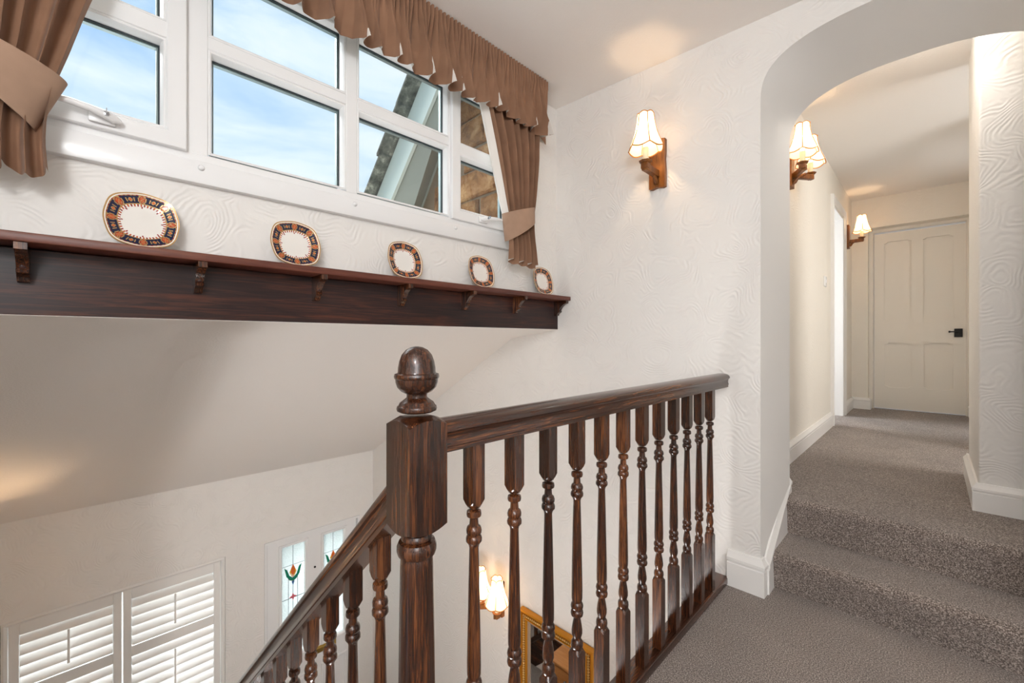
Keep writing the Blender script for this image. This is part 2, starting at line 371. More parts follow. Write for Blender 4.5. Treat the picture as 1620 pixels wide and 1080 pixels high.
# far wall with the arch
def arch(cx, al, ar, zs, h, n, N=48):
    pts = []
    for i in range(N+1):
        t = pi-pi*i/N; c, s_ = cos(t), sin(t)
        pts.append((cx+(al if c < 0 else ar)*math.copysign(abs(c)**(2/n), c), zs+h*abs(s_)**(2/n)))
    return pts
AF = arch(-.095, .432, .44, 2.14, .235, 2.75); AB = arch(-.085, .417, .455, 2.08, .24, 2.45)
AXL, AXR = AF[0][0], AF[-1][0]; BXL, BXR = AB[0][0], AB[-1][0]
YF, YB = 2.07, 2.48
b = MB()
b.add([(-4.03, YF, ZH), (AXL, YF, ZH), (AXL, YF, 0), (AXL, YF, AF[0][1]), (AXL, YF, 2.75), (-4.03, YF, 2.75)], [(0, 1, 2, 3, 4, 5)])
b.add([(2.3, YF, -.3), (AXR, YF, -.3), (AXR, YF, AF[-1][1]), (AXR, YF, 2.75), (2.3, YF, 2.75)], [(0, 1, 2, 3, 4)])
b.add([(AXL, YF, -.3), (AXR, YF, -.3), (AXR, YF, ZH), (AXL, YF, ZH)], [(0, 1, 2, 3)])
for P_, y in ((AF, YF), (AB, YB)):
    n = len(P_); b.add([(x, y, z) for x, z in P_]+[(x, y, 2.75) for x, z in P_], [(i, i+1, n+i+1, n+i) for i in range(n-1)])
b.add([(-4.03, YB, ZH), (BXL, YB, ZH), (BXL, YB, AB[0][1]), (BXL, YB, 2.75), (-4.03, YB, 2.75)], [(0, 1, 2, 3, 4)])
b.add([(2.3, YB, -.3), (BXR, YB, -.3), (BXR, YB, AB[-1][1]), (BXR, YB, 2.75), (2.3, YB, 2.75)], [(0, 1, 2, 3, 4)])
struct('wall_far', b, 'wallpaper', recalc=False)
b = MB()
pa = [(AXL, -.05)]+AF+[(AXR, -.05)]; pb = [(BXL, -.05)]+AB+[(BXR, -.05)]
b.rings([[(x, YF, z) for x, z in pa], [(x, YB, z) for x, z in pb]], closed=False)
struct('trim_2', b, 'plain_plaster', angle=30)      # plain plastered reveal of the arch

# corridor beyond the arch
DY0, DY1, DZ = 4.79, 5.40, 2.33
b = plate(rect(2.48, 6.4, -.1, 2.75), [rect(DY0, DY1, ZF-.02, DZ)], -.86, -.64, YZ); struct('wall_corridor_left', b, 'corridor_paper')
b = MB(); b.box(.152, .30, 2.84, 3.52, ZF, 2.7, .012, 3); b.box(.30, 2.3, 2.84, 2.98, ZF, 2.7)
struct('wall_pier', b, 'wallpaper')
b = MB(); b.box(.30, .45, 4.28, 6.4, ZF, 2.7); struct('wall_corridor_right', b, 'corridor_paper')
b = plate(rect(-.86, .5, ZF-.1, 2.7), [rect(-.497, .285, ZF-.02, 2.337)], 6.10, 6.42, XZ); struct('wall_end', b, 'corridor_paper')
b = MB(); b.box(-2.6, -2.5, 4.2, 6.2, ZF, 2.7); b.box(-2.5, -.86, 4.1, 4.2, ZF, 2.7); b.box(-2.5, -.86, 6.2, 6.3, ZF, 2.7)
struct('wall_side_room', b, 'plain_plaster')

# skirting boards
SKP = [(0, 0), (.020, 0), (.020, .66), (.0165, .68), (.0165, .72), (.023, .75), (.023, .83), (.013, .92), (.008, 1.0), (0, 1.0)]
def skirt(path, z0, h, side=1):
    pts = [Vector(p) for p in path]; rs = []
    for i, p in enumerate(pts):
        ds = []
        if i: ds.append((p-pts[i-1]).normalized())
        if i < len(pts)-1: ds.append((pts[i+1]-p).normalized())
        ns = [Vector((d.y, -d.x))*side for d in ds]
        if len(ns) == 2:
            m = (ns[0]+ns[1]).normalized(); m = m/max(.2, m.dot(ns[0]))
        else: m = ns[0]
        rs.append([(p.x+m.x*o, p.y+m.y*o, z0+z*h) for o, z in SKP])
    return MB().rings(rs, True, True, True)
struct('baseboard_far', skirt([(-.658, YF), (AXL, YF), (AXL+.001, 2.10)], 0, .158), 'white_gloss', angle=25)
def zr(y): return .158 if y <= 2.10 else .158+(y-2.10)*.66
rs = []
for y in (2.095, 2.101, 2.5, 2.515):
    zt = zr(min(y, 2.5)); rs.append([(AXL+.006+o*1.05, y, zt-(1-z)*.158 if z > .5 else zt-.36) for o, z in SKP])
struct('baseboard_arch', MB().rings(rs, True, True, True), 'white_gloss', angle=25)
struct('baseboard_corridor', skirt([(AXL+.012, 2.502), (-.64, 2.502), (-.64, 4.70)], ZF, .125, 1), 'white_gloss', angle=25)
struct('baseboard_end', skirt([(-.64, 5.50), (-.64, 6.10), (-.492, 6.10), (-.492, 6.2)], ZF, .125, 1), 'white_gloss', angle=25)
struct('baseboard_pier', skirt([(.152, 3.53), (.152, 2.84), (1.2, 2.84)], ZF, .125, 1), 'white_gloss', angle=25)
struct('baseboard_end.001', skirt([(.285, 6.2), (.285, 6.10), (.30, 6.10), (.30, 4.3)], ZF, .125, 1), 'white_gloss', angle=25)

# ------------------------------------------------------------------ window_1: the big stair window
W1 = sroot('window_1')
b = MB(); b.box(-1.70, -1.634, WY0-.01, WY1+.01, 1.600, 1.672, .005, 2); part('sill_board', b, 'upvc', W1)
b = MB()
b.loopframe(WY0, WY1, 1.655, 2.415, [(0, -1.73), (0, -1.650), (.003, -1.646), (.040, -1.646), (.044, -1.650), (.046, -1.73)]); part('outer_frame', b, 'upvc', W1, angle=30)
FZ0, FZ1, FZ2, FZ3 = 1.703, 2.041, 2.083, 2.345
for y0, y1 in ((.222, .283), (.734, .780), (1.238, 1.262)):
    b = MB(); b.box(-1.73, -1.648, y0, y1, 1.69, 2.39, .003); part('mullion', b, 'upvc', W1)
for y0, y1 in ((.28, .736), (.778, 1.24)):
    b = MB(); b.box(-1.73, -1.649, y0, y1, FZ1, FZ2, .003); part('transom', b, 'upvc', W1)
    b = MB(); b.box(-1.73, -1.649, y0, y1, FZ3, 2.39, .003); part('head_rail', b, 'upvc', W1)
def glazing(y0, y1, z0, z1, xf):
    """bead, two panes, spacer bar for one light of the window"""
    b = MB(); b.loopframe(y0, y1, z0, z1, [(0, xf), (.0, xf+.004), (.004, xf+.006), (.008, xf+.004), (.013, xf-.012), (.014, xf-.030)])
    part('glazing_bead', b, 'upvc', W1, angle=25)
    a0, a1, c0, c1 = y0+.012, y1-.012, z0+.012, z1-.012
    g = MB(); g.loopframe(a0, a1, c0, c1, [(0, xf-.0275), (.0055, xf-.0275), (.0055, xf-.031)]); part('gasket', g, 'gasket', W1)
    for x in (xf-.031, xf-.053):
        p = MB(); p.box(x-.003, x, a0, a1, c0, c1); part('pane', p, 'pane_glass', W1)
    s = MB(); s.loopframe(a0, a1, c0, c1, [(0, xf-.035), (.009, xf-.035), (.009, xf-.051), (0, xf-.051)]); part('spacer_bar', s, 'spacer', W1)
for y0, y1 in ((.283, .734), (.780, 1.238)):
    glazing(y0, y1, FZ0, FZ1, -1.655); glazing(y0, y1, FZ2, FZ3, -1.655)
for y0, y1 in ((-.20, .226), (1.243, 1.668)):
    b = MB(); b.loopframe(y0, y1, 1.692, 2.39, [(0, -1.69), (0, -1.632), (.003, -1.628), (.046, -1.628), (.050, -1.634), (.050, -1.70)]); part('sash', b, 'upvc', W1, angle=30)
    b = MB(); b.box(-1.70, -1.632, y0+.04, y1-.04, 2.014, 2.066, .003); part('sash_bar', b, 'upvc', W1)
    glazing(y0+.048, y1-.048, 1.742, 2.016, -1.640); glazing(y0+.048, y1-.048, 2.064, 2.342, -1.640)
for y in (-.15, .262, .762, 1.266):
    b = MB(); b.lathe([(.009, 0), (.009, .003), (.0065, .006), (.002, .007)], 12)
    b.v = [(-1.634+z, y+x_, 1.650+y_) for x_, y_, z in b.v]; part('screw_cap', b, 'upvc', W1)
for y, d in ((.045, -1), (1.44, 1)):          # espagnolette handles
    b = MB(); b.box(-1.628, -1.616, y-.035, y+.02, 1.703, 1.733, .004, 2)
    h = part('window_handle', b, 'upvc', W1)
    b = MB(); pts = [(-1.612, y-.03*d, 1.716), (-1.606, y-.015*d, 1.718), (-1.600, y+.0*d, 1.722), (-1.594, y+.03*d, 1.727), (-1.592, y+.07*d, 1.731), (-1.592, y+.12*d, 1.730)]
    b.tube(pts, [.006, .013, .012, .009, .0085, .006], 10); part('handle_lever', b, 'upvc', h)
    b = MB(); b.lathe([(.006, 0), (.006, .003), (.003, .004)], 12); b.v = [(-1.590+z, y+.0*d+x_, 1.722+y_) for x_, y_, z in b.v]
    b.box(-1.588, -1.572, y-.001, y+.001, 1.719, 1.731); part('handle_lock', b, 'steel', h)

# ------------------------------------------------------------------ window_2 in the hall (behind the shutters)
W2 = sroot('window_2')
b = MB(); b.loopframe(-.36, .81, -2.0, -.63, [(0, -4.30), (0, -4.25), (.045, -4.25), (.045, -4.30)]); b.box(-4.30, -4.25, .18, .24, -2.0, -.63); part('window_frame', b, 'upvc', W2)
b = MB(); b.box(-4.282, -4.278, -.33, .78, -1.98, -.65); part('pane', b, 'pane_glass', W2)

# ------------------------------------------------------------------ doors
def shoulder(x0, x1, z0, z1, top, bot, k=.018):
    p = []
    p += [(x0, z0+k*bot), (x0+k*1.3*bot, z0+k*bot*.6), (x0+k*1.6*bot, z0)] if bot else [(x0, z0)]
    p += [(x1-k*1.6*bot, z0), (x1-k*1.3*bot, z0+k*bot*.6), (x1, z0+k*bot)] if bot else [(x1, z0)]
    p += [(x1, z1-k), (x1-k*1.3, z1-k*.6), (x1-k*1.6, z1)] if top else [(x1, z1)]
    p += [(x0+k*1.6, z1), (x0+k*1.3, z1-k*.6), (x0, z1-k)] if top else [(x0, z1)]
    return p
D1 = sroot('door_1')
pan = [(-.371, -.150, 1.312, 2.190), (-.060, .162, 1.312, 2.190), (-.366, -.147, .585, 1.075), (-.057, .162, .585, 1.075)]
b = plate(rect(-.455, .255, ZF+.006, 2.288), [shoulder(*p, 1, 1) for p in pan], 6.262, 6.2835, XZ); part('door_face', b, 'door_white', D1)
for p in pan:
    b = MB(); b.box(p[0]-.012, p[1]+.012, 6.2835, 6.290, p[2]-.012, p[3]+.012); pp = part('panel', b, 'door_white', D1)
b = MB(); b.box(-.455, .255, 6.290, 6.305, ZF+.006, 2.288); part('door_back', b, 'door_white', D1)
b = MB(); b.loopframe(-.498, .290, ZF-.2, 2.338, [(0, 6.42), (0, 6.235), (.030, 6.235), (.034, 6.245), (.040, 6.255), (.040, 6.42)], T=lambda d, y, z: (y, d, z)); part('door_frame', b, 'door_white', D1, angle=30)
b = MB(); b.box(.168, .228, 6.246, 6.262, 1.135, 1.222, .003); h = part('lock_plate', b, 'black_iron', D1)
b = MB(); b.lathe([(.008, 0), (.007, .02), (.006, .03)], 12); b.v = [(.20+x_, 6.246-z, 1.188+y_) for x_, y_, z in b.v]
b.tube([(.205, 6.215, 1.188), (.17, 6.212, 1.190), (.145, 6.212, 1.190), (.132, 6.212, 1.190), (.126, 6.212, 1.190)], [.007, .006, .006, .012, .007], 10); part('lever_handle', b, 'black_iron', h)

D2 = sroot('door_2')                          # open doorway on the left: lining and architrave
b = MB(); b.loopframe(DY0-.005, DY1+.005, ZF-.3, DZ+.005, [(0, -.88), (0, -.63), (.018, -.63), (.018, -.88)]); part('door_lining', b, 'white_gloss', D2)
b = MB(); b.loopframe(4.705, 5.485, ZF-.3, 2.415, [(0, -.64), (0, -.618), (.012, -.612), (.022, -.618), (.06, -.622), (.074, -.624), (.078, -.64)]); part('architrave', b, 'white_gloss', D2, angle=25)

D3 = sroot('door_3')                          # front door with leaded lights
gl = [(1.227, 1.422), (1.587, 1.778)]
b = MB(); b.loopframe(1.085, 1.925, ZH-.2, -.625, [(0, -4.20), (0, -4.018), (.018, -4.018), (.018, -4.20)]); part('door_frame', b, 'upvc', D3)
b = plate(rect(1.112, 1.899, ZH+.01, -.652), [rect(a, c, -1.706, -.720) for a, c in gl], -4.10, -4.045, YZ); part('door_leaf', b, 'upvc', D3)
for a, c in gl:
    b = MB(); b.loopframe(a-.028, c+.028, -1.734, -.692, [(0, -4.045), (.004, -4.035), (.016, -4.035), (.028, -4.050), (.030, -4.06)]); part('glazing_bead', b, 'upvc', D3, angle=25)
    b = MB(); b.box(-4.075, -4.069, a, c, -1.706, -.720); g = part('pane', b, 'obscure_glass', D3)
    m = (a+c)/2; L = MB()
    for y0, y1, z0, z1 in ((m-.0015, m+.0015, -1.70, -.725), (m-.040, m-.037, -1.60, -.99), (m+.037, m+.040, -1.60, -.99), (a, c, -1.20, -1.197), (a, c, -.905, -.903)):
        L.box(-4.069, -4.066, y0, y1, z0, z1)
    part('leading', L, 'lead', g)
    def petal(name, pts, mt):
        q = MB(); n = len(pts); q.add([(-4.0688, m+y, z) for y, z in pts]+[(-4.0655, m+y, z) for y, z in pts], [tuple(range(n)), tuple(range(n, 2*n))]+[(i, (i+1) % n, n+(i+1) % n, n+i) for i in range(n)])
        part(name, q, mt, g)
    z = -.975
    petal('tulip_bud', [(0, z+.075), (-.016, z+.04), (-.018, z+.005), (0, z-.03), (.018, z+.005), (.016, z+.04)], 'glass_orange')
    petal('tulip_petal', [(-.018, z+.035), (-.030, z+.01), (-.012, z-.03), (0, z-.04), (-.018, z+.005)], 'glass_yellow')
    petal('tulip_petal', [(.018, z+.035), (.030, z+.01), (.012, z-.03), (0, z-.04), (.018, z+.005)], 'glass_yellow')
    for s in (-1, 1):
        petal('tulip_leaf', [(s*.0, z-.045), (s*.03, z-.02), (s*.05, z+.04), (s*.072, z+.058), (s*.055, z-.02), (s*.03, z-.06), (s*.0, z-.075)], 'glass_green')
    petal('tulip_stem', [(-.012, z-.075), (.012, z-.075), (0, z-.115)], 'glass_blue')
    for zz in (z-.215, z-.365):
        petal('quatrefoil', [(0, zz+.034), (-.009, zz+.010), (-.033, zz), (-.009, zz-.010), (0, zz-.034), (.009, zz-.010), (.033, zz), (.009, zz+.010)], 'glass_pink')
b = MB(); b.box(-4.045, -4.033, 1.43, 1.70, -1.795, -1.73, .006, 2); l = part('letter_plate', b, 'brass', D3)
b = MB(); b.box(-4.034, -4.028, 1.45, 1.68, -1.783, -1.742, .003); part('letter_flap', b, 'brass', l)
b = MB(); b.lathe([(.009, 0), (.009, .006), (.004, .007)], 14); b.v = [(-4.045+z, 1.505+x_, -.985+y_) for x_, y_, z in b.v]; part('spy_hole', b, 'black_iron', D3)
for z0, z1 in ((-2.50, -1.90),):
    for a, c in gl:
        b = MB(); b.loopframe(a-.028, c+.028, z0, z1, [(0, -4.046), (.006, -4.036), (.02, -4.036), (.03, -4.046)]); b.box(-4.047, -4.040, a+.02, c-.02, z0+.05, z1-.05, .002); part('panel', b, 'upvc', D3)

# ================================================================== CARPETED STEPS AND STAIRCASE
t = thing('carpeted_steps', 'two grey-brown carpeted steps rising from the landing through the white arch', 'steps', (-.08, 2.16, 0))
def step(y0, y1, z0, z1, x0=-.518, x1=.352):
    pr = [(y1, z0), (y0+.022, z0), (y0+.018, z0+.02), (y0+.006, z1-.055), (y0, z1-.035), (y0+.004, z1-.016), (y0+.016, z1-.004), (y0+.036, z1), (y1, z1)]
    return MB().rings([[(x, y, z) for y, z in pr] for x in (x0, x1)], True, True, True)
part('step', step(2.158, 2.66, 0, .163), 'carpet', t, True, angle=50); part('step', step(2.408, 2.602, .161, ZF), 'carpet', t, True, angle=50)

SLP = .905
st = thing('staircase', 'carpeted flight of stairs going down from the landing beside the dark newel post', 'staircase', (-.72, 0, ZH))
for i in range(12):
    x1 = -.74-i*.2265; z1 = -.2038*(i+1)
    b = MB(); b.box(x1-.25, x1, -.49, .39, z1-.03, z1, .012, 2); b.box(x1-.02, x1, -.49, .39, z1, z1+.175); part('tread', b, 'carpet', st, True)
b = MB()
str_ = lambda x: -.10+SLP*(x+.72)
b.rings([[(x, .405, str_(x)-.27), (x, .405, str_(x)+.02), (x, .445, str_(x)+.02), (x, .445, str_(x)-.27)] for x in (-.73, -3.45)], True, True, True); part('string_board', b, 'oak_x', st, True)
b = MB(); b.add([(x, y, z) for y in (.43, .44) for x, z in ((-.74, -.24), (-3.40, ZH), (-.74, ZH))], [(0, 1, 2), (3, 4, 5), (0, 1, 4, 3), (1, 2, 5, 4), (2, 0, 3, 5)]); part('side_panel', b, 'white_gloss', st, True)

# ================================================================== BALUSTRADES
def rail_prof():
    h = [(0, .060), (.014, .0595), (.024, .057), (.031, .052), (.0345, .045), (.034, .040), (.030, .037), (.0275, .031), (.0265, .024), (.0275, .018), (.0295, .014), (.0295, .011), (.0275, .009), (.0275, 0)]
    return [(-x, z) for x, z in h[::-1]]+h[1:]
RP = rail_prof()
def baluster_mb(top):
    b = MB()
    b.block(.016, .0, .243, 0, .010)
    b.lathe([(.010, .240), (.0155, .247), (.0165, .255), (.0155, .264), (.011, .270), (.0115, .275), (.0145, .285), (.0145, .295), (.0125, .31), (.0095, .326), (.0100, .330),
             (.0160, .334), (.0172, .340), (.0160, .347), (.0125, .350), (.0160, .353), (.0172, .359), (.0155, .366), (.0130, .370), (.0148, .380), (.0150, .40), (.0140, .46), (.0115, .58), (.0100, .643),
             (.0120, .650), (.0170, .656), (.0172, .662), (.0150, .668), (.0125, .6695), (.0160, .673), (.0165, .679), (.0145, .686), (.0100, .690), (.0092, .700), (.0092, .704),
             (.0150, .708), (.0160, .713), (.0150, .719), (.0100, .722)], 14)
    b.block(.016, .731, top, .012, 0)
    return b
t = thing('landing_balustrade', 'level dark oak balustrade along the landing edge, from newel post to far wall', 'balustrade', (-.68, .4365, 0))
b = MB(); b.box(-.722, -.655, .395, 2.066, .001, .034, .006, 2); part('base_rail', b, 'oak_y', t, True)
b = MB(); b.rings([[(-.68+x, y, .896+z) for x, z in RP] for y in (.475, 2.052)], True, True, True); part('handrail', b, 'oak_y', t, True, angle=35)
bal = baluster_mb(.866).mesh('baluster', 'oak_z')
for i in range(12):
    o = link('baluster', bal, t); o.location = (0, .575+i*.1209-.4365, .034); o.rotation_euler = (0, 0, random.choice((0, pi/2, pi, -pi/2)))

# newel post
NX, NY = -.68, .4365
t = thing('newel_post', 'square dark oak newel post topped with a polished acorn finial', 'newel post', (NX, NY, -.3))
b = MB(); b.block(.040, .760, .964, .010, .010, 8); b.v = [(x+NX, y+NY, z) for x, y, z in b.v]; part('post_block', b, 'oak_z', t, True)
b = MB(); b.lathe([(.030, .976), (.036, .979), (.037, .983), (.036, .987), (.0335, .989), (.031, .994), (.024, .999), (.019, 1.003), (.0185, 1.007), (.0195, 1.010), (.028, 1.014), (.0355, 1.022), (.0385, 1.031), (.039, 1.037),
                   (.0405, 1.0385), (.0415, 1.042), (.0405, 1.0465), (.0355, 1.048), (.0345, 1.051), (.0342, 1.058), (.032, 1.070), (.0275, 1.082), (.020, 1.091), (.011, 1.096), (.003, 1.0975)], 40, (NX, NY, 0))
part('acorn_finial', b, 'oak_z', t, True, angle=28)
b = MB(); b.lathe([(.026, .752), (.0285, .747), (.0285, .743), (.026, .741), (.033, .738), (.0362, .730), (.0365, .722), (.034, .714), (.0285, .710), (.0295, .706), (.0302, .690), (.0318, .60), (.0336, .45), (.036, .25), (.034, .215), (.038, .205), (.038, .19), (.03, .18)], 32, (NX, NY, 0))
part('turned_shaft', b, 'oak_z', t, True, angle=28)
b = MB(); b.block(.040, -.30, .170, 0, .008, 8); b.v = [(x+NX, y+NY, z) for x, y, z in b.v]; part('post_base', b, 'oak_z', t, True)

# stair balustrade
t = thing('stair_balustrade', 'sloping dark oak balustrade running down from the newel post beside the stairs', 'balustrade', (-2.0, NY, -1.0))
ztop = lambda x: .772+SLP*(x+.815)
Lr = 2.72/cos(math.atan(SLP)); ang = math.atan(SLP)
b = MB(); b.rings([[(u, y, z-.060) for y, z in RP] for u in (-Lr, .055)], True, True, True)
hr = link('handrail', b.mesh('handrail', 'oak_x', angle=35), t)
hr.location = (-.755+2.0, 0, ztop(-.755)+1.0); hr.rotation_euler = (0, -ang, 0)
sb = baluster_mb(.84).mesh('baluster', 'oak_z')
bals = []
for i in range(20):
    x = -.818-i*.1275
    o = link('baluster', sb, t); o.location = (x+2.0, 0, ztop(x)-.045-.84+1.0)
b = MB(); zr0 = ztop(-.73)-.045-.84
b.rings([[(x, NY-.03, ztop(x)-.90-.03), (x, NY-.03, ztop(x)-.90+.03), (x, NY+.03, ztop(x)-.90+.03), (x, NY+.03, ztop(x)-.90-.03)] for x in (-.722, -3.42)], True, True, True); part('base_rail', b, 'oak_x', t, True)

# ================================================================== PLATE SHELF
t = thing('plate_shelf', 'long dark-stained plate shelf on curved brackets below the window', 'shelf', (-1.66, .8, 1.172))
b = MB(); b.box(-1.66, -1.543, -.49, 2.066, 1.344, 1.368, .004, 2); part('shelf_board', b, 'shelf_top_wood', t, True)
b = MB(); b.box(-1.664, -1.643, -.49, 2.068, 1.172, 1.3438, .003); part('back_board', b, 'shelf_wood', t, True)
prof = [(-1.643, 1.3438), (-1.550, 1.3438), (-1.550, 1.327), (-1.560, 1.325), (-1.574, 1.320), (-1.588, 1.310), (-1.598, 1.298), (-1.604, 1.287), (-1.600, 1.282), (-1.602, 1.276), (-1.610, 1.272), (-1.618, 1.266), (-1.622, 1.256), (-1.643, 1.254)]
bw = .011
bb = MB().rings([[(x, y, z) for x, z in prof] for y in (-bw, bw)], True, True, True).mesh('bracket', 'oak_z', (-1.643, 0, 1.254), angle=30)
q = MB().lathe([(.007, 0), (.007, .003), (.003, .006)], 12); q.v = [(-1.606+z*1.0+1.643, x_, 1.292+y_-1.254) for x_, y_, z in q.v]; qm = q.mesh('screw_plug', 'shelf_wood')
for y in (-.105, .253, .611, .967, 1.318, 1.680, 2.040):
    o = link('bracket', bb, t); o.location = (-1.643+1.66, y-.8, 1.254-1.172); k = link('screw_plug', qm, o)

# ================================================================== PLATES
def plate_mesh():
    b = MB(); NA, RR = 176, [0, .10, .2, .3, .4, .5, .56, .60, .63, .66, .69, .72, .75, .78, .81, .84, .87, .90, .93, .96, .985, 1.0]
    def rad(a):
        n = 2.6; r = .0825/(abs(cos(a))**n+abs(sin(a))**n)**(1/n)
        return r*(1+.012*cos(8*a))
    def dep(t): return 0 if t < .5 else (.5-.5*cos(pi*min(1, (t-.5)/.22)))*.006+max(0, t-.72)*.030
    v = []; f = []; mi = []
    for t_ in RR[1:]:
        for j in range(NA):
            a = 2*pi*j/NA; r = rad(a)*t_; v.append((dep(t_), r*cos(a), r*sin(a)))
    cen = len(v); v.append((0, 0, 0))
    def colr(tm, a):
        k = (a/(2*pi)*8) % 1; d = min(k, 1-k)                 # distance (in 1/8 turns) from a medallion centre
        e = abs(k-.5)
        if tm > .97: return 4
        if tm > .94: return 0
        if .62 < tm < .96:
            q = sqrt((d/.17)**2+((tm-.78)/.16)**2)
            if q < .55: return 2 if int(a*23+tm*31) % 3 else 4
            if q < .74: return 3
            if q < 1.0: return 4
        if .66 < tm < .905:
            w_ = abs(e)/.085+abs(tm-.785)/.075
            if w_ < .75: return 2
            if w_ < 1.1: return 4
            if abs(e-.17) < .018 and abs(tm-.785) < .06: return 4
            return 1
        if .905 <= tm: return 3 if int(a*40) % 2 else 4
        if .62 < tm <= .66: return 4
        if .56 < tm <= .63:
            z = int(a/(2*pi)*88) % 4
            return (3, 0, 2, 0)[z]
        if .5 < tm <= .56 and d < .035: return 3
        return 0
    for j in range(NA): f.append((cen, j, (j+1) % NA)); mi.append(0)
    for i in range(len(RR)-2):
        tm = (RR[i+1]+RR[i+2])/2
        for j in range(NA):
            f.append((i*NA+j, i*NA+(j+1) % NA, (i+1)*NA+(j+1) % NA, (i+1)*NA+j)); mi.append(colr(tm, 2*pi*(j+.5)/NA))
    n0 = len(v); last = (len(RR)-2)*NA                          # back of the plate
    back = [(1.0, -.003), (.93, -.004), (.72, -.004), (.60, -.009), (.55, -.012), (.5, -.009)]
    for t_, dx in back:
        for j in range(NA):
            a = 2*pi*j/NA; r = rad(a)*t_; v.append((dep(t_)+dx, r*cos(a), r*sin(a)))
    for j in range(NA): f.append((last+j, last+(j+1) % NA, n0+(j+1) % NA, n0+j)); mi.append(4)
    for i in range(len(back)-1):
        for j in range(NA): f.append((n0+i*NA+j, n0+i*NA+(j+1) % NA, n0+(i+1)*NA+(j+1) % NA, n0+(i+1)*NA+j)); mi.append(0)
    f.append(tuple(n0+5*NA+j for j in range(NA))); mi.append(0)
    b.v = v; b.f = f; b.m = mi
    return b.mesh('china_plate', ['porcelain', 'cobalt', 'imari_orange', 'imari_red', 'plate_gold'], angle=50)
pm = plate_mesh()
wh = ['leftmost and largest-looking of the five blue and orange china plates on the dark shelf', 'second china plate from the left on the dark shelf, below the middle of the window', 'middle one of the five china plates on the dark shelf', 'fourth china plate from the left on the dark shelf, left of the right curtain', 'rightmost china plate on the dark shelf, below the right curtain']
for i, y in enumerate((.121, .534, .975, 1.409, 1.887)):
    o = link('china_plate', pm); o.location = (-1.618, y, 1.3675+.0822*cos(R(13))+.001); o.rotation_euler = (0, R(-13), 0)
    o.rotation_euler = Matrix.Rotation(R(-13), 4, 'Y').to_euler()
    o['label'] = wh[i]; o['category'] = 'plate'; o['group'] = 'china plates along the shelf'

# ================================================================== CURTAINS
YM = .75
def curtain(sgn, label):
    fl = lambda y: YM+sgn*(y-YM)
    t = thing('curtain', label, 'curtain', (-1.56, fl(1.66), 1.51))
    def lerp(tab, z):
        for (z0, a), (z1, c) in zip(tab, tab[1:]):
            if z0 >= z >= z1: return a+(c-a)*(z0-z)/(z0-z1)
        return tab[-1][1] if z < tab[-1][0] else tab[0][1]
    YL = [(2.42, 1.345), (2.25, 1.405), (2.10, 1.450), (1.95, 1.492), (1.84, 1.520), (1.75, 1.545), (1.66, 1.560), (1.60, 1.562), (1.51, 1.556)]
    YR = [(2.42, 1.800), (2.25, 1.775), (2.05, 1.765), (1.90, 1.752), (1.80, 1.740), (1.70, 1.742), (1.60, 1.752), (1.51, 1.758)]
    AM = [(2.42, .024), (2.1, .027), (1.85, .020), (1.75, .014), (1.65, .016), (1.51, .024)]
    NU, NZ = 150, 46; rs = []
    for k in range(NZ+1):
        z = 2.42-(2.42-1.512)*k/NZ; yl, yr, am = lerp(YL, z), lerp(YR, z), lerp(AM, z); row = []
        for i in range(NU+1):
            u = i/NU; ph = 2*pi*(6.3*u+.14*sin(2*pi*u*2.3)); x = -1.562+am*sin(ph)+am*.35*sin(2*ph+1.2+z*2)+.010*sin(pi*u)
            y = yl+(yr-yl)*(u+.018*sin(ph*1+1.5))
            zz = z
            if k == NZ: zz += .012*sin(ph*.5+1)-.012*(u-.5)
            row.append((x, fl(y), zz))
        rs.append(row)
    b = MB().rings(rs, closed=False)
    d = part('drape', b, 'curtain_fabric', t, True, recalc=False, angle=70)
    # orient so that the fabric side faces the room (+x)
    nx = sum(p.normal.x for p in d.data.polygons)
    if nx < 0: d.data.flip_normals()
    # turned-back lining along the leading edge
    rs = []
    for k in range(NZ+1):
        z = 2.42-(2.42-1.745)*k/NZ; yl, am = lerp(YL, z), lerp(AM, z)
        wdt = (.022 if sgn > 0 else .006)*min(1, max(.25, (z-1.55)/.4))
        rs.append([(-1.562+.012, fl(yl+.004), z), (-1.566, fl(yl-wdt*.5), z), (-1.580, fl(yl-wdt), z), (-1.590, fl(yl-wdt+.004), z), (-1.590, fl(yl+.02), z)])
    if sgn > 0: part('lining_edge', MB().rings(rs, closed=False), 'lining', t, True, recalc=False, angle=70)
    # tieback band, sloping up to its hook on the wall
    N = 40; rs = []
    for i in range(N+1):
        a = pi*1.10-pi*1.2*i/N; y = 1.640+.113*cos(a); x = -1.570+.058*max(-.3, sin(a))**1 if sin(a) > 0 else -1.570+.05*sin(a)
        s = (y-1.527)/.226
        zt, zb = 1.762+.075*s, 1.622+.135*s
        k_ = (.022 if sgn > 0 else .055)*max(0, 1-s); yq = lambda q: fl(y+k_*(1-q))
        rs.append([(x, yq(q), zb+(zt-zb)*q) for q in (0, .02, .5, .98, 1)]+[(x-.004, yq(q), zb+(zt-zb)*q) for q in (1, .5, 0)])
    part('tieback', MB().rings(rs, closed=True, cap0=True, cap1=True), 'tieback_fabric_lit', t, True, angle=60)
    b = MB().tube([(-1.662, fl(1.752), 1.842), (-1.62, fl(1.752), 1.842), (-1.600, fl(1.752), 1.850), (-1.596, fl(1.752), 1.868)], .004, 8); part('tieback_hook', b, 'black_iron', t, True)
curtain(1, 'brown lined curtain tied back at the right end of the window')
curtain(-1, 'brown lined curtain tied back at the left end of the window')

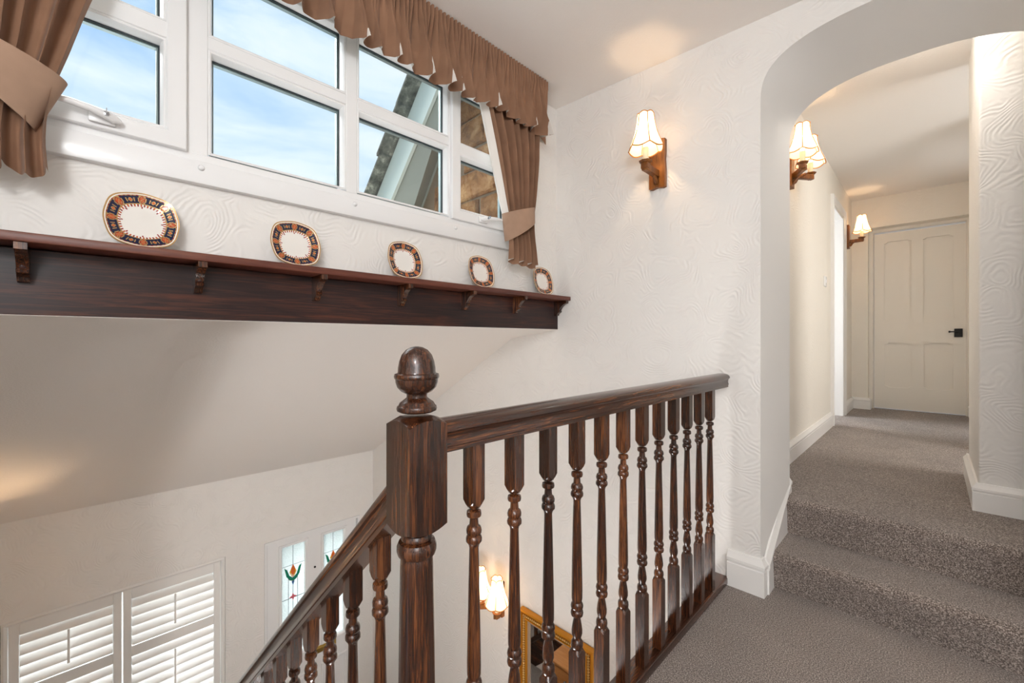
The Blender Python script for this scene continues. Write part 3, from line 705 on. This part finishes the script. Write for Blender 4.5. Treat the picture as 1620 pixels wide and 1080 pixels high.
t = thing('valance', 'gathered brown pencil-pleat valance hanging under the ceiling along the window top', 'valance', (-1.56, YM, 2.53))
path = [(-1.645, -.36), (-1.512, -.36), (-1.512, 1.825), (-1.645, 1.825)]
smp = []                                                         # sample the path with rounded corners
def seg(a, c, n): return [(a[0]+(c[0]-a[0])*i/n, a[1]+(c[1]-a[1])*i/n) for i in range(n)]
def arc(cx, cy, r, a0, a1, n): return [(cx+r*cos(a0+(a1-a0)*i/n), cy+r*sin(a0+(a1-a0)*i/n)) for i in range(n)]
r = .035
smp += seg((-1.645, -.36), (-1.512-r, -.36), 30)+arc(-1.512-r, -.36+r, r, -pi/2, 0, 16)+seg((-1.512, -.36+r), (-1.512, 1.825-r), 1470)+arc(-1.512-r, 1.825-r, r, 0, pi/2, 16)+seg((-1.512-r, 1.825), (-1.645, 1.825), 31)
S = [0]
for p, q in zip(smp, smp[1:]): S.append(S[-1]+sqrt((q[0]-p[0])**2+(q[1]-p[1])**2))
rnd = random.Random(11)
cent = []; x = -.05
while x < S[-1]+.1: cent.append((x, rnd.uniform(.55, 1.3), rnd.uniform(-1, 1))); x += rnd.choice((rnd.uniform(.055, .075), rnd.uniform(.08, .13)))
w_s = [min(q[0]-p[0], .10)/.080 for p, q in zip(cent, cent[1:])]; cent = [(c[0], c[1]*(w_s[max(0, i-1)]+w_s[min(i, len(w_s)-1)])/2, c[2]) for i, c in enumerate(cent)]
def fold(s):
    for (a, w0, e0), (c, w1, e1) in zip(cent, cent[1:]):
        if a <= s < c:
            u = (s-a)/(c-a); k = cos(2*pi*u); k2 = (1-cos(2*pi*u))/2; return (k*(w0*(1-u)+w1*u), sin(2*pi*u)*(w0*(1-u)+w1*u), e0+(e1-e0)*(u*u*(3-2*u)))
    return (0, 0, 0)
NT = 22; rs = []
for k in range(NT+1):
    tt = k/NT; row = []
    z0 = 2.532-.305*tt
    fine = .0095*max(.33, 1-max(0, tt-.26)/.40); coarse = .040*max(0, (tt-.14)/.86)**.9
    for i, ((x, y), s) in enumerate(zip(smp, S)):
        a = smp[max(0, i-1)]; c = smp[min(len(smp)-1, i+1)]; tx, ty = c[0]-a[0], c[1]-a[1]; L = sqrt(tx*tx+ty*ty) or 1; tx /= L; ty /= L
        nx_, ny_ = ty, -tx
        fk, fs, u = fold(s+.012*sin(tt*4))
        off = fine*(2*abs(sin(pi*s/.0205))-1)+coarse*fk+.012*tt*tt
        sh = -coarse*.36*fs
        zz = z0+u*.010*tt-.006*fk*tt*tt+(.003*sin(2*pi*s/.0205) if k == 0 else 0)
        row.append((x+nx_*off+tx*sh, y+ny_*off+ty*sh, zz+.006*sin(s*7)*tt))
    rs.append(row)
d = part('pleated_fabric', MB().rings(rs, closed=False), 'curtain_fabric', t, True, recalc=False, angle=48)
if sum(p.normal.x for p in d.data.polygons) < 0: d.data.flip_normals()
b = MB(); b.box(-1.655, -1.60, -.34, 1.80, 2.500, 2.524, .003); part('curtain_track', b, 'upvc', t, True)

# ================================================================== WALL SCONCES
def shade_parts(parent, c, lit):
    """candle tube, bulb, six-panel bell shade with braid; c = top centre of drip tray (local)"""
    cx, cy, cz = c
    b = MB(); b.lathe([(.014, 0), (.014, .062), (.012, .066), (.008, .066)], 14, c); cand = part('candle_tube', b, 'candle_cream', parent)
    b = MB(); b.lathe([(.006, .066), (.012, .080), (.014, .092), (.009, .112), (.002, .126)], 12, c); part('bulb', b, 'bulb_glow', cand)
    NP, Q = 6, 8; n = NP*Q; zb, zt = .062, .222; rows = 14
    prof = [(0, .039), (.25, .043), (.5, .052), (.7, .063), (.85, .074), (1, .083)]
    def rad(tq):
        for (a, r0), (d, r1) in zip(prof, prof[1:]):
            if tq <= d: return r0+(r1-r0)*(tq-a)/(d-a)
        return prof[-1][1]
    def pt(j, tq, grow=0):
        a = 2*pi*j/n+.18; u = (j % Q)/Q; m = sin(pi*u)
        r = (rad(tq)+grow)*(1-.055*m)
        z = zt+(zb-zt)*tq+(.008*m*(1-tq)-.013*m*tq*tq)
        return (cx+r*cos(a), cy+r*sin(a), cz+z)
    sh = part('lamp_shade', MB().rings([[pt(j, k/rows) for j in range(n)] for k in range(rows+1)]), 'shade_silk', parent, angle=45)
    b = MB()
    for s in range(NP): b.tube([pt(s*Q, k/rows, .0005) for k in range(rows+1)], .0022, 6)
    b.tube([pt(j, 1, .0005) for j in range(n)], .0028, 6, loop=True); b.tube([pt(j, 0, .0005) for j in range(n)], .0024, 6, loop=True)
    part('braid', b, 'shade_braid', sh)
    if lit is not None: lit.append((cx, cy, cz+.150))
def arm_box(b, p0, p1, w, h):
    p0, p1 = Vector(p0), Vector(p1); d = (p1-p0); L = d.length; T = Matrix.Translation(p0) @ d.to_track_quat('X', 'Z').to_matrix().to_4x4()
    b.box(0, L, -w/2, w/2, -h/2, h/2, .003, 1, T=T)
def tray(parent, c):
    b = MB(); x, y, z = c
    b.box(x-.018, x+.018, y-.018, y+.018, z-.040, z-.008, .004); b.lathe([(.020, -.012), (.030, -.006), (.033, 0), (.028, .001)], 8, c); part('drip_tray', b, 'rustic_wood', parent)
def backplate(parent):
    out = [(-.042, -.12), (-.030, -.124), (.0, -.117), (.030, -.124), (.042, -.12), (.042, -.03), (.039, .02), (.042, .06), (.042, .12), (.02, .124), (-.01, .12), (-.042, .122), (-.041, .05), (-.038, 0), (-.042, -.05)]
    part('backplate', plate(out, [], -.024, 0, XZ), 'rustic_wood', parent)
    b = MB(); b.tube([(0, -.024, -.098), (0, -.034, -.090), (0, -.046, -.072), (0, -.062, -.062), (0, -.082, -.058), (0, -.092, -.052)], [.010, .012, .010, .009, .010, .008], 8)
    part('brace', b, 'rustic_wood', parent)
def lamps(parent, pts, e):
    for p in pts:
        w_ = Matrix.Translation(parent.location) @ parent.rotation_euler.to_matrix().to_4x4() @ Vector(p)
        light('sconce_bulb_light', 'POINT', w_, e, (1, .66, .36), shadow_soft_size=.012)
def single(loc, rz, label, e, L=.142):
    t = thing('wall_sconce', label, 'wall lamp', loc, rz); backplate(t)
    b = MB(); arm_box(b, (0, -.02, -.052), (0, -L-.014, -.050), .030, .034); part('arm', b, 'rustic_wood', t)
    tray(t, (0, -L, -.020)); pts = []; shade_parts(t, (0, -L, -.020), pts); lamps(t, pts, e); return t
def double(loc, rz, label, e, w=.085, L=.115):
    t = thing('wall_sconce', label, 'wall lamp', loc, rz); backplate(t)
    for s in (-1, 1):
        b = MB(); arm_box(b, (0, -.03, -.052), (s*w, -L-.012, -.050), .028, .032); part('arm', b, 'rustic_wood', t)
    pts = []
    for s in (-1, 1): tray(t, (s*w, -L, -.020)); shade_parts(t, (s*w, -L, -.020), pts)
    lamps(t, pts, e); return t
EB = 1.9
single((-.990, YF, 2.0), 0, 'rustic wooden wall lamp with one lit pleated shade, on the white landing wall', EB)
double((-.64, 3.13, 2.185), pi/2, 'double wooden wall lamp just inside the arch, half hidden by its edge', EB*.8, .115, .095)
single((-.64, 5.72, 2.20), pi/2, 'small wall lamp with white shade at the far end, beside the panelled door', EB*.9, .125)
double((-2.16, YF, -.70), 0, 'double wall lamp glowing low in the stairwell, seen between the balusters', EB)
double((-3.30, -.5, -.40), pi, 'double wall lamp on the stair wall low at left', EB*2.2)

# ================================================================== SHUTTERS
def shutter(y0, y1, label):
    t = thing('window_shutter', label, 'shutter', (-4.05, (y0+y1)/2, -1.98), 0, 'plantation shutters in the hall')
    x0, x1 = -4.062, -4.034; zt, zm0, zm1, zb = -.730, -1.140, -1.066, -1.90; st_ = .044
    for a, c in ((y0, y0+st_), (y1-st_, y1)):
        b = MB(); b.box(x0, x1, a, c, -1.975, -.648, .003); part('stile', b, 'white_gloss', t, True)
    for z0, z1, n in ((zt, -.648, 'top_rail'), (zm0, zm1, 'middle_rail'), (-1.975, zb, 'bottom_rail')):
        b = MB(); b.box(x0+.002, x1-.001, y0+st_, y1-st_, z0, z1, .003); part(n, b, 'white_gloss', t, True)
    w_ = .036; pr = [(w_*cos(a), .0055*sin(a)) for a in [2*pi*i/12 for i in range(12)]]
    tilt = R(-36)
    ya, yb = y0+st_+.002, y1-st_-.002; yc = (ya+yb)/2
    lm = MB().rings([[(x*cos(tilt)-z*sin(tilt), y, x*sin(tilt)+z*cos(tilt)) for x, z in pr] for y in (ya-yc, yb-yc)], True, True, True).mesh('louvre', 'white_gloss', angle=60)
    for za, zb_ in ((zt, zm1), (zm0, zb)):
        n = round((za-zb_)/.0665)
        for i in range(n):
            o = link('louvre', lm, t); o.location = (-4.050-t.location.x, yc-t.location.y, za-(za-zb_)*(i+.5)/n-t.location.z)
        b = MB(); b.box(-4.022, -4.012, yc-.006, yc+.006, zb_+.06, za-.055, .002); part('tilt_rod', b, 'white_gloss', t, True)
shutter(.2, .772, 'right white louvred shutter in the hall below, next to the front door')
shutter(-.322, .192, 'left white louvred shutter in the hall below, at the bottom left corner')
b = MB(); b.loopframe(-.352, .803, -2.0, -.632, [(0, -4.08), (0, -4.032), (.012, -4.024), (.026, -4.032), (.029, -4.08)]); struct('trim_3', b, 'white_gloss', angle=25)

# ================================================================== GILT MIRROR AND CABINET
t = thing('gilt_mirror', 'ornate gilt-framed mirror low on the stairwell wall behind the balusters', 'mirror', (-1.65, YF, -1.5))
TM = lambda d, y, z: (y, d, z)
mx0, mx1, mz0, mz1 = -1.938, -1.362, -1.50, -.665
b = MB(); b.loopframe(mx0, mx1, mz0, mz1, [(0, 2.066), (0, 2.030), (.006, 2.022), (.014, 2.022), (.022, 2.034), (.024, 2.045)], T=TM); part('outer_moulding', b, 'gilt', t, True, angle=30)
b = MB(); b.loopframe(mx0+.022, mx1-.022, mz0+.022, mz1-.022, [(0, 2.050), (0, 2.040), (.010, 2.035), (.024, 2.040), (.024, 2.050)], T=TM); ob = part('ornament_band', b, 'gilt_dark', t, True, angle=30)
b = MB()
def leaf(x, z):
    b.rings([[(x+r_*cos(2*pi*k/6), y, z+r_*sin(2*pi*k/6)) for k in range(6)] for r_, y in ((.008, 2.038), (.006, 2.030), (.002, 2.027))], True, False, True)
c0, c1, e0, e1 = mx0+.034, mx1-.034, mz0+.034, mz1-.034
for i in range(34): leaf(c0+(c1-c0)*i/33, e0); leaf(c0+(c1-c0)*i/33, e1)
for i in range(1, 49): leaf(c0, e0+(e1-e0)*i/49); leaf(c1, e0+(e1-e0)*i/49)
o = part('carved_leaves', b, 'gilt_pale', ob, True); o['kind'] = 'stuff'
b = MB(); b.loopframe(mx0+.046, mx1-.046, mz0+.046, mz1-.046, [(0, 2.050), (0, 2.034), (.005, 2.030), (.010, 2.034), (.016, 2.046)], T=TM); part('inner_moulding', b, 'gilt', t, True, angle=30)
b = MB(); b.loopframe(mx0+.061, mx1-.061, mz0+.061, mz1-.061, [(0, 2.044), (.016, 2.050), (.016, 2.058)], T=TM); part('slip', b, 'slip_grey', t, True)
b = MB(); b.box(mx0+.074, mx1-.074, 2.054, 2.062, mz0+.074, mz1-.074); part('mirror_glass', b, 'mirror_glass', t, True)

t = thing('cabinet', 'honey-coloured wooden cabinet seen only as a reflection in the gilt mirror', 'cabinet', (-2.25, .72, ZH))
b = MB(); b.box(-2.58, -1.92, .46, .95, ZH+.08, -1.95, .004); part('body', b, 'honey_wood', t, True)
b = MB(); b.box(-2.61, -1.89, .455, .985, -1.949, -1.920, .010, 3); part('cabinet_top', b, 'honey_wood', t, True)
b = MB(); b.box(-2.55, -1.95, .951, .968, -2.13, -1.975, .004); d = part('drawer', b, 'honey_wood', t, True)
for x in (-2.4, -2.1):
    b = MB().lathe([(.005, 0), (.005, .012), (.014, .016), (.014, .024), (.006, .028)], 12); b.v = [(x+p, .968+s, -2.05+q_) for p, q_, s in b.v]; part('knob', b, 'steel', d, True)
for x in (-2.56, -2.255):
    b = MB(); b.box(x+.015, x+.295, .951, .966, ZH+.12, -2.16, .004); part('cabinet_door', b, 'honey_wood', t, True)
for x in (-2.56, -1.98):
    for y in (.48, .89):
        b = MB(); b.box(x, x+.04, y, y+.04, ZH, ZH+.081); part('foot', b, 'honey_wood', t, True)

# switch by the left doorway
t = thing('light_switch', 'small white light switch on the corridor wall before the left doorway', 'switch', (-.64, 4.40, 1.60))
b = MB(); b.box(-.640, -.629, 4.357, 4.443, 1.557, 1.643, .003); part('switch_plate', b, 'upvc', t, True)
b = MB(); b.box(-.629, -.624, 4.390, 4.410, 1.585, 1.615, .002); part('rocker', b, 'upvc', t, True)

# ================================================================== OUTSIDE: the stone wing of the house
t = thing('stone_wing', 'sandstone wing of the house with pale bargeboard, seen through the right panes', 'building', (-3.0, 2.1, 0))
C0 = 5.40                                                            # roof line: z = x + C0 under the soffit
b = MB(); b.rings([[(x, y, zz) for x, zz in ((-4.3, .2), (-4.3, .63), (-2.15, 3.577), (-1.78, 3.60), (-1.78, 1.4), (-2.1, 1.36), (-4.05, .25))] for y in (2.064, 2.0701)], True, True, True); part('wall_core', b, 'mortar', t, True)
WL = lambda x: min(3.57, 2.261+1.37*(x+3.111))
z = .9; row = 0
while z < 3.6:
    h = random.uniform(.15, .23); x = -4.6+random.uniform(-.2, 0)
    while x < -1.80:
        wdt = random.uniform(.24, .48); x1 = min(x+wdt, -1.785)
        top = min(z+h-.014, x1+C0-.01)
        if x1-x > .06 and z+.05 < WL(x) and z > 1.36+.57*(x+2.1)+.19:
            b = MB(); d = random.uniform(.008, .030)
            tl = min(z+h-.014, WL(x+.012)-.005); tr = min(z+h-.014, WL(x1)-.005)
            q0 = [(x+.012, z+random.uniform(0, .01)), (x1, z+random.uniform(0, .01)), (x1-random.uniform(0, .012), tr), (x+.012+random.uniform(0, .012), tl)]
            mxx = sum(p[0] for p in q0)/4; mzz = sum(p[1] for p in q0)/4
            q1 = [(mxx+(px-mxx)*.93, mzz+(pz-mzz)*.88) for px, pz in q0]
            b.rings([[(px, 2.066, pz) for px, pz in q0], [(px, 2.060-d*.5, pz) for px, pz in q0], [(px, 2.050-d, pz) for px, pz in q1]], True, True, True)
            part('stone', b, 'sandstone', t, True, angle=20)
        x = x1
    z += h
def verge(y0, y1, c0, c1, x0, x1, name, m):
    b = MB(); b.rings([[(x, y0, x+c0), (x, y0, x+c1), (x, y1, x+c1), (x, y1, x+c0)] for x in (x0, x1)], True, True, True); part(name, b, m, t, True)
b = MB(); b.rings([[(x, 1.79, x+C0+.004), (x, 1.79, x+C0+.05), (x, 2.07, 2.261+1.37*(x+3.111)+.05), (x, 2.07, 2.261+1.37*(x+3.111))] for x in (-4.6, -1.9)], True, True, True); part('soffit', b, 'soffit_paint', t, True)
verge(1.775, 1.80, C0+.004, C0+.33, -5.2, -1.80, 'bargeboard', 'verge_paint')
x = -5.2
while x < -1.85:
    b = MB(); x1 = x+.29; j = random.uniform(-.012, .012)
    b.rings([[(q, 1.665+j, q+c), (q, 1.665+j, q+c+.022), (q, 2.3, q+c+.022), (q, 2.3, q+c)] for q, c in ((x, C0+.335+.02), (x1+.03, C0+.335))], True, True, True)
    part('verge_slate', b, 'mossy_slate', t, True); x = x1
